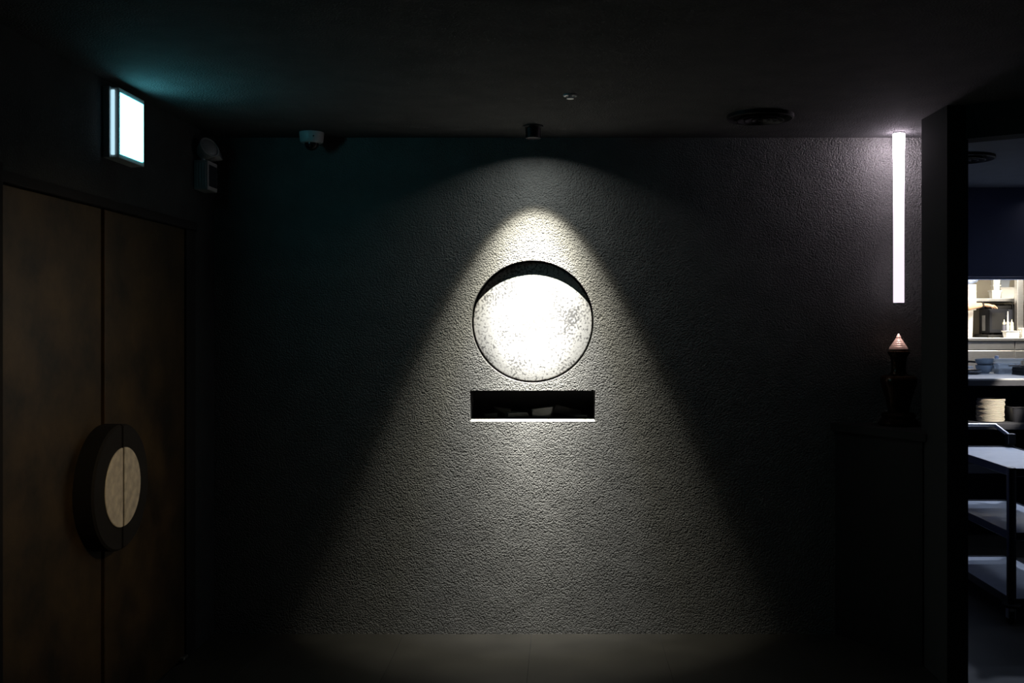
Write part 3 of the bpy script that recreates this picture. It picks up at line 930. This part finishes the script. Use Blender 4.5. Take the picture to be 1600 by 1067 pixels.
for sx_ in (-1, 1):
    for sy_ in (-1, 1):
        X, Y = sx_ * (hw + 0.0), sy_ * (hl + 0.0)
        bm = BM(); add_box(bm, X - 0.021, X + 0.021, Y - 0.021, Y + 0.021, 0.112, 0.848, 0.008); obj('post', bm, M['dark_steel'], t, True)
        bm = BM(); add_lathe(bm, solid(0.05, 0.094, 0.11, 0.004), X, Y, 0, 26); obj('bumper', bm, M['matte_black'], t, True)
        bm = BM(); add_box(bm, X - 0.012, X + 0.012, Y - 0.012, Y + 0.012, 0.07, 0.094)
        for s in (-1, 1):
            add_box(bm, X + s * 0.017 - 0.002, X + s * 0.017 + 0.002, Y - 0.012, Y + 0.03, 0.03, 0.092, 0.001, 1)
        ca = obj('caster', bm, M['steel'], t)
        bm = BM(); add_lathe(bm, solid(0.038, -0.013, 0.013, 0.004), n=24)
        bmesh.ops.rotate(bm, verts=bm.verts, cent=(0, 0, 0), matrix=Matrix.Rotation(PI / 2, 3, 'Y'))
        obj('wheel', bm, M['matte_black'], ca, True, loc=(X, Y + 0.014, 0.0382))
        if sy_ > 0:
            bm = BM(); add_box(bm, X - 0.025, X + 0.025, Y - 0.022, Y + 0.03, 0.85, 0.918, 0.004); obj('bracket', bm, M['dark_steel'], t)
pts = [(-hw, hl + 0.01, 0.90), (-hw + 0.03, hl + 0.05, 0.93), (-hw + 0.055, hl + 0.09, 0.957), (-hw + 0.08, hl + 0.1, 0.962), (hw - 0.08, hl + 0.1, 0.962), (hw - 0.055, hl + 0.09, 0.957), (hw - 0.03, hl + 0.05, 0.93), (hw, hl + 0.01, 0.90)]
bm = BM(); add_tube(bm, smooth_pts(pts, 5), 0.013, 12); obj('handle', bm, M['steel'], t, True)

# ------------------------------------------------------------------ cooking line at the back of the kitchen
CZ = 1.48
t = thing('steel_counter', 'tall stainless steel counter with upper shelf at the kitchen back', 'counter', (0, 0, 0))
bm = BM(); add_box(bm, 3.95, 6.1, 10.45, 11.5, 0.1, CZ - 0.03); obj('body', bm, M['steel'], t)
bm = BM(); add_box(bm, 3.95, 6.1, 10.40, 11.5, CZ - 0.03, CZ, 0.003); obj('worktop', bm, M['steel'], t)
for x0, x1 in ((3.96, 4.545), (4.555, 5.3), (5.31, 6.09)):
    bm = BM(); add_box(bm, x0, x1, 10.425, 10.449, 1.36, CZ - 0.034, 0.004); obj('panel', bm, M['steel'], t)
    bm = BM(); add_box(bm, x0, x1, 10.43, 10.449, 0.7, 1.352, 0.004); obj('panel', bm, M['steel'], t)
bm = BM(); add_box(bm, 3.97, 6.1, 10.5, 11.48, 0.0, 0.1); obj('plinth', bm, M['matte_black'], t)
t = thing('upper_shelf', 'long steel wall shelf holding white tubs above the microwave', 'shelf', (0, 0, 0))
bm = BM(); add_box(bm, 4.29, 6.1, 10.75, 11.55, 1.853, 1.884, 0.003); obj('board', bm, M['steel'], t)
for x in (4.45, 5.5):
    bm = BM(); add_box(bm, x, x + 0.012, 11.2, 11.55, 1.80, 1.853); obj('bracket', bm, M['steel'], t)
for x, lab in ((4.667, 'upright steel post on the counter right of the microwave'), (5.9, 'upright steel post at the far right end of the counter')):
    t = thing('steel_post', lab, 'post', (x, 10.595, CZ))
    bm = BM(); add_box(bm, -0.034, 0.034, -0.035, 0.035, 0.006, 0.94, 0.006); obj('upright', bm, M['steel'], t)
    bm = BM(); add_box(bm, -0.045, 0.045, -0.045, 0.045, 0, 0.006, 0.001); obj('foot_plate', bm, M['steel'], t)

# white stuff at the left end
bm = BM(); add_taper(bm, 4.145, 10.82, 0, 0.28, 0.19, 0.2, 0.205, 0.22, 0.008)
tag(obj('white_bin', bm, M['white'], None, loc=(0, 0, CZ)), 'tall white bin on the steel counter left of the microwave', 'bin')
bm = BM(); add_box(bm, 4.02, 4.272, 10.70, 10.94, 0, 0.268, 0.004)
bo = tag(obj('white_box', bm, M['white'], None, loc=(0, 0, CZ + 0.281)), 'large white box stacked on the tall white bin', 'box')
bm = BM()
bmesh.ops.create_icosphere(bm, subdivisions=4, radius=0.5)
rnd = random.Random(7)
dirs = [(Vector((rnd.uniform(-1, 1), rnd.uniform(-1, 1), rnd.uniform(-1, 1))).normalized(), rnd.uniform(6, 18), rnd.uniform(0, 6)) for _ in range(12)]
for v in bm.verts:
    f = 1 + sum(0.035 * abs(math.sin(v.co.dot(d_) * k_ + p_)) for d_, k_, p_ in dirs) - 0.25
    v.co = Vector((v.co.x * 0.26 * f, v.co.y * 0.16 * f, v.co.z * 0.11 * f))
lo_ = min(v.co.z for v in bm.verts)
bmesh.ops.translate(bm, verts=bm.verts, vec=(0, 0, -lo_))
tag(obj('plastic_bag', bm, M['bag'], None, True, loc=(4.21, 10.80, CZ + 0.5495)), 'crumpled blue and white plastic bag on the white box', 'bag')

# microwave on a black tray
bm = BM(); add_box(bm, 4.395, 4.70, 10.70, 11.06, 0, 0.028, 0.005)
tag(obj('oven_tray', bm, M['matte_black'], None, loc=(0, 0, CZ)), 'black tray on the steel counter under the microwave', 'tray')
MWZ = CZ + 0.0285 + 0.2685
mw = thing('microwave', 'black compact microwave on the steel counter with vented side', 'microwave', (4.428, 10.76, CZ + 0.0285))
W_, D_, H_ = 0.255, 0.26, 0.268
bm = BM(); add_box(bm, 0, W_, 0.012, D_, 0.012, H_, 0.006); obj('body', bm, M['oven'], mw)
bm = BM(); add_box(bm, 0.002, W_ * 0.76, -0.012, 0.011, 0.018, H_ - 0.006, 0.004); dr = obj('door', bm, M['oven'], mw)
bm = BM(); add_box(bm, 0.025, W_ * 0.62, -0.0135, -0.0115, 0.055, H_ - 0.04, 0.0); obj('window', bm, M['matte_black'], dr)
bm = BM(); add_tube(bm, [(W_ * 0.70, -0.013, 0.05), (W_ * 0.70, -0.03, 0.06), (W_ * 0.70, -0.03, 0.185), (W_ * 0.70, -0.013, 0.195)], 0.005, 8); obj('handle', bm, M['steel'], dr, True)
bm = BM(); add_box(bm, W_ * 0.78, W_ - 0.002, -0.01, 0.011, 0.018, H_ - 0.006, 0.003); cp = obj('control_panel', bm, M['dark_plastic'], mw)
bm = BM(); add_tube(bm, [(W_ * 0.89, -0.01, 0.07), (W_ * 0.89, -0.024, 0.07)], 0.014, 16); obj('knob', bm, M['steel'], cp, True)
for fx in (0.03, W_ - 0.03):
    for fy in (0.04, D_ - 0.03):
        bm = BM(); add_lathe(bm, solid(0.01, 0.0, 0.012, 0.001), fx, fy, 0, 12); obj('foot', bm, M['matte_black'], mw)
bm = BM()
for i in range(3):
    for j in range(13):
        y_ = 0.10 + 0.028 * i; z_ = 0.045 + 0.0125 * j
        v = [bm.verts.new((-0.0012, y_ + a, z_ + b)) for a, b in ((0.0, 0.0), (0.02, -0.006), (0.02, -0.001), (0.0, 0.005))]
        w = [bm.verts.new((0.001, q.co.y, q.co.z)) for q in v]
        bm.faces.new(v)
        for k_ in range(4):
            bm.faces.new((v[k_], v[(k_ + 1) % 4], w[(k_ + 1) % 4], w[k_]))
bmesh.ops.recalc_face_normals(bm, faces=bm.faces)
vn = obj('vent_slots', bm, M['fixture_white'], mw); vn['kind'] = 'stuff'; vn['label'] = 'pale slanted vent slots'

bm = BM()
add_box(bm, 0, 0.20, 0, 0.2, 0, 0.006, 0.002)
for (a, b, c, d2) in ((0, 0.20, 0, 0.006), (0, 0.20, 0.194, 0.2), (0, 0.006, 0.006, 0.194), (0.194, 0.20, 0.006, 0.194)):
    add_box(bm, a, b, c, d2, 0.006, 0.034, 0.001, 1)
tag(obj('baking_pan', bm, M['matte_black'], None, loc=(4.475, 10.80, MWZ)), 'black baking pan lying on top of the microwave', 'pan')
bm = BM(); add_box(bm, 4.72, 4.98, 11.10, 11.35, 0, 0.35, 0.01)
tag(obj('black_case', bm, M['matte_black'], None, loc=(0, 0, CZ)), 'black case on the steel counter behind the squeeze bottles', 'case')

# tubs on the upper shelf
SZ = 1.8845
def px_x(px, d):
    return (px - 880) * d / F


for (px, d, z, w, h, lab) in ((1554.5, 10.86, 0.0, 0.098, 0.08, 'white lidded tub, bottom of the left stack on the upper shelf'),
                              (1555.5, 10.86, 0.0885, 0.07, 0.048, 'small white lidded tub, middle of the left stack on the upper shelf'),
                              (1555.5, 10.86, 0.145, 0.078, 0.065, 'white lidded tub, top of the left stack on the upper shelf'),
                              (1571.5, 11.06, 0.0, 0.165, 0.118, 'large white lidded tub right of the tub stack on the upper shelf'),
                              (1590, 11.25, 0.0, 0.07, 0.14, 'tall narrow white tub behind the steel post on the upper shelf'),
                              (1607, 10.95, 0.0, 0.12, 0.12, 'white lidded tub right of the steel post on the upper shelf')):
    open_tub('storage_tub', px_x(px, d), d, SZ + z, w, min(w, 0.12), h, M['white'], lab, 'tub', 'white tubs on the upper shelf', lid=M['white'])
open_tub('storage_tub', px_x(1568, 11.06), 11.06, SZ + 0.1265, 0.105, 0.1, 0.078, M['grey_plastic'], 'grey blue tub stacked on the large white tub', 'tub', lid=M['grey_plastic'])
# wall rail left of the tubs
t = thing('wall_rail', 'thin steel rail on the kitchen wall left of the tubs', 'rail', (4.5, 11.55, 1.98))
bm = BM(); add_tube(bm, [(-0.14, -0.04, 0), (0.1, -0.04, 0)], 0.011, 10); obj('bar', bm, M['steel'], t, True)
for x in (-0.12, 0.08):
    bm = BM(); add_tube(bm, [(x, -0.04, 0), (x, 0.0, 0)], 0.008, 8); obj('bracket', bm, M['steel'], t, True)

# squeeze bottles and tubs at the counter edge
def bottle(px, d, r, h, noz, m, capm, lab):
    t = thing('squeeze_bottle', lab, 'bottle', (px_x(px, d), d, CZ), 0, 'squeeze bottles on the steel counter')
    bm = BM(); add_lathe(bm, [(0, 0), (r - 0.002, 0), (r, 0.003), (r, h * 0.86), (r * 0.8, h), (0, h)], n=22); obj('body', bm, m, t, True)
    bm = BM(); add_lathe(bm, [(0, h), (r * 0.92, h), (r * 0.92, h + 0.018), (r * 0.5, h + 0.022), (0.007, h + 0.03), (0.004, h + 0.03 + noz), (0, h + 0.03 + noz)], n=22); obj('nozzle', bm, capm, t, True)


bottle(1569, 10.58, 0.017, 0.135, 0.02, M['food'], M['cream'], 'brown squeeze bottle with cream nozzle, leftmost beside the microwave')
bottle(1574.7, 10.60, 0.018, 0.14, 0.10, M['grey_plastic'], M['white'], 'pale blue squeeze bottle with long white nozzle in front of the microwave')
bottle(1581, 10.58, 0.019, 0.135, 0.02, M['cream'], M['cream'], 'cream squeeze bottle just left of the steel post')
open_tub('white_tub', px_x(1580, 10.47), 10.47, CZ, 0.15, 0.1, 0.07, M['white'], 'open white tub on the counter edge below the squeeze bottles', 'tub', taper=0.82)
open_tub('white_tub', px_x(1601, 10.48), 10.48, CZ, 0.085, 0.1, 0.10, M['white'], 'open white tub on the counter edge right of the steel post', 'tub', taper=0.82)
bm = BM()
add_tube(bm, smooth_pts([(4.64, 10.70, 1.85), (4.655, 10.70, 1.74), (4.645, 10.705, 1.62), (4.60, 10.70, 1.56), (4.55, 10.66, 1.51), (4.535, 10.655, CZ + 0.006)], 6), 0.0055, 8)
tag(obj('power_cable', bm, M['matte_black'], None, True), 'black power cable curving down beside the steel post', 'cable')

# ------------------------------------------------------------------ cook reaching to the microwave (only the arm shows)
def skin_body(name, joints, edges, radii, m, parent, levels=2, root=0):
    me = bpy.data.meshes.new(name)
    me.from_pydata([tuple(j) for j in joints], edges, [])
    o = bpy.data.objects.new(name, me)
    C.objects.link(o)
    md = o.modifiers.new('skin', 'SKIN')
    md.use_smooth_shade = True
    for i, r in enumerate(radii):
        sv = me.skin_vertices[0].data[i]
        sv.radius = r if isinstance(r, tuple) else (r, r)
        sv.use_root = (i == root)
    sub = o.modifiers.new('sub', 'SUBSURF'); sub.levels = levels; sub.render_levels = levels
    dg = bpy.context.evaluated_depsgraph_get()
    dg.update()
    me2 = bpy.data.meshes.new_from_object(o.evaluated_get(dg))
    bpy.data.objects.remove(o, do_unlink=True)
    me2.materials.clear(); me2.materials.append(m)
    for p_ in me2.polygons:
        p_.use_smooth = True
    o2 = bpy.data.objects.new(name, me2)
    C.objects.link(o2)
    o2.parent = parent
    return o2


PX, PY = 3.60, 10.12
cook = thing('person', 'cook in a black shirt reaching an arm to the microwave top', 'person', (PX, PY, 0))
MWT = CZ + 0.0285 + H_                         # top of the microwave
def L_(x, y, z):
    return (x - PX, y - PY, z)
wrist = Vector(L_(px_x(1536, 10.63), 10.63, MWT + 0.04))
elbow = Vector(L_(3.96, 10.45, 1.775))
sh_r = Vector(L_(3.76, 10.16, 1.46))
J = [(0, 0, 0.98), (0, 0.0, 1.14), (0.005, 0.01, 1.32), (0.01, 0.02, 1.46), (0.01, 0.025, 1.535), (0.015, 0.035, 1.60), (0.015, 0.04, 1.69), (0.015, 0.035, 1.735),
     tuple(sh_r), tuple((sh_r + elbow) / 2), tuple(elbow), tuple(elbow.lerp(wrist, 0.3)), tuple(elbow.lerp(wrist, 0.7)), tuple(wrist),
     (-0.17, 0.0, 1.45), (-0.21, 0.0, 1.29), (-0.225, 0.01, 1.15), (-0.22, 0.06, 1.02), (-0.215, 0.09, 0.92),
     (0.09, 0, 0.92), (0.10, 0.01, 0.70), (0.10, 0.02, 0.50), (0.105, 0.0, 0.30), (0.105, -0.01, 0.10), (0.105, 0.12, 0.035),
     (-0.09, 0, 0.92), (-0.10, 0.01, 0.70), (-0.10, 0.02, 0.50), (-0.105, 0.0, 0.30), (-0.105, -0.01, 0.10), (-0.105, 0.12, 0.035)]
E = [(0, 1), (1, 2), (2, 3), (3, 4), (4, 5), (5, 6), (6, 7), (3, 8), (8, 9), (9, 10), (10, 11), (11, 12), (12, 13), (3, 14), (14, 15), (15, 16), (16, 17), (17, 18),
     (0, 19), (19, 20), (20, 21), (21, 22), (22, 23), (23, 24), (0, 25), (25, 26), (26, 27), (27, 28), (28, 29), (29, 30)]
Rr = [(0.15, 0.11), (0.135, 0.10), (0.155, 0.11), (0.12, 0.085), 0.055, (0.068, 0.08), (0.078, 0.095), (0.05, 0.06),
      0.062, 0.05, 0.043, 0.043, 0.034, 0.027,
      0.06, 0.05, 0.042, 0.036, 0.028,
      0.095, 0.078, 0.058, 0.054, 0.04, 0.034, 0.095, 0.078, 0.058, 0.054, 0.04, 0.034]
skin_body('body', J, E, Rr, M['skin'], cook)
# shirt and trousers: slightly larger shells over the same skeleton
se = elbow.lerp(sh_r, 0.42)
SJ = [(0, 0, 0.93), (0, 0, 1.14), (0.005, 0.01, 1.32), (0.01, 0.02, 1.45), (0.01, 0.024, 1.495), tuple(sh_r), tuple(se), (-0.17, 0.0, 1.45), (-0.21, 0.0, 1.27)]
SE = [(0, 1), (1, 2), (2, 3), (3, 4), (3, 5), (5, 6), (3, 7), (7, 8)]
skin_body('shirt', SJ, SE, [(0.165, 0.125), (0.15, 0.115), (0.17, 0.122), (0.15, 0.112), 0.098, 0.078, 0.066, 0.072, 0.064], M['shirt'], cook)
TJ = [(0, 0, 0.97), (0.09, 0, 0.90), (0.10, 0.01, 0.70), (0.10, 0.02, 0.50), (0.105, 0.0, 0.30), (0.105, -0.01, 0.09), (-0.09, 0, 0.90), (-0.10, 0.01, 0.70), (-0.10, 0.02, 0.50), (-0.105, 0.0, 0.30), (-0.105, -0.01, 0.09)]
TE = [(0, 1), (1, 2), (2, 3), (3, 4), (4, 5), (0, 6), (6, 7), (7, 8), (8, 9), (9, 10)]
skin_body('trousers', TJ, TE, [(0.155, 0.118), 0.108, 0.09, 0.072, 0.067, 0.06, 0.108, 0.09, 0.072, 0.067, 0.06], M['shirt'], cook)
# head details: hair cap, ears, nose, eyes, mouth facing +y (towards the counter)
hc = Vector((0.015, 0.035, 1.665))
bm = BM()
bmesh.ops.create_uvsphere(bm, u_segments=28, v_segments=18, radius=1.0)
for v in bm.verts:
    v.co = Vector((v.co.x * 0.088, v.co.y * 0.108, v.co.z * 0.118))
bmesh.ops.delete(bm, geom=[v for v in bm.verts if (v.co.y > 0.045 and v.co.z < 0.06) or v.co.z < -0.06], context='VERTS')
bmesh.ops.translate(bm, verts=bm.verts, vec=hc)
obj('hair', bm, M['hair'], cook, True)
bm = BM(); bmesh.ops.create_cone(bm, segments=8, radius1=0.014, radius2=0.006, depth=0.035, cap_ends=True)
bmesh.ops.translate(bm, verts=bm.verts, vec=hc + Vector((0, 0.098, -0.02))); obj('nose', bm, M['skin'], cook, True)
for s in (-1, 1):
    bm = BM(); bmesh.ops.create_uvsphere(bm, u_segments=12, v_segments=8, radius=0.012)
    bmesh.ops.translate(bm, verts=bm.verts, vec=hc + Vector((s * 0.03, 0.086, 0.008))); obj('eye', bm, M['glass_dark'], cook, True)
    bm = BM(); bmesh.ops.create_uvsphere(bm, u_segments=12, v_segments=8, radius=1)
    for v in bm.verts:
        v.co = Vector((v.co.x * 0.01, v.co.y * 0.02, v.co.z * 0.032)) + hc + Vector((s * 0.085, 0.0, -0.005))
    obj('ear', bm, M['skin'], cook, True)
bm = BM(); add_box(bm, -0.022, 0.022, 0.0, 0.006, -0.004, 0.004, 0.0015)
bmesh.ops.translate(bm, verts=bm.verts, vec=hc + Vector((0, 0.09, -0.055))); obj('mouth', bm, mat('lip', (0.4, 0.16, 0.14), 0.5, var=0.05), cook)
# hand: palm and five fingers resting on the microwave top edge
d_ = (wrist - elbow).normalized()
side = Vector((0.25, -0.97, 0)).normalized()
bm = BM()
knuckle = wrist + Vector((0.075, 0.012, -0.012))
add_tube(bm, [wrist - d_ * 0.01, wrist + Vector((0.025, 0.004, 0.0)), wrist + Vector((0.055, 0.008, -0.006)), knuckle, knuckle + Vector((0.01, 0.002, -0.002))], [0.022, 0.026, 0.030, 0.028, 0.018], 12)
for v in bm.verts:       # flatten the palm
    c_ = wrist.z - 0.005
    v.co.z = c_ + (v.co.z - c_) * 0.6
obj('palm', bm, M['skin'], cook, True)
for i, (off, ln) in enumerate(((0.027, 0.070), (0.009, 0.078), (-0.009, 0.073), (-0.026, 0.058))):
    b0 = knuckle + side * off + Vector((-0.006, 0, 0))
    pts = [b0, b0 + Vector((0.42 * ln, 0.004, 0.004)), b0 + Vector((0.78 * ln, 0.006, -0.012)), b0 + Vector((0.98 * ln, 0.007, -0.026))]
    bm = BM(); add_tube(bm, smooth_pts(pts, 4), [0.0092 - 0.0003 * q for q in range(13)], 10); obj('finger', bm, M['skin'], cook, True)
b0 = wrist + Vector((0.028, 0.0, -0.004)) + side * 0.022
bm = BM(); add_tube(bm, smooth_pts([b0, b0 + side * 0.016 + Vector((0.024, 0, -0.006)), b0 + side * 0.02 + Vector((0.05, 0, -0.02))], 4), [0.0115 - 0.0004 * q for q in range(9)], 10); obj('thumb', bm, M['skin'], cook, True)
bm = BM(); add_tube(bm, [wrist - d_ * 0.035, wrist - d_ * 0.016], 0.033, 20); obj('wristband', bm, M['matte_black'], cook, True)
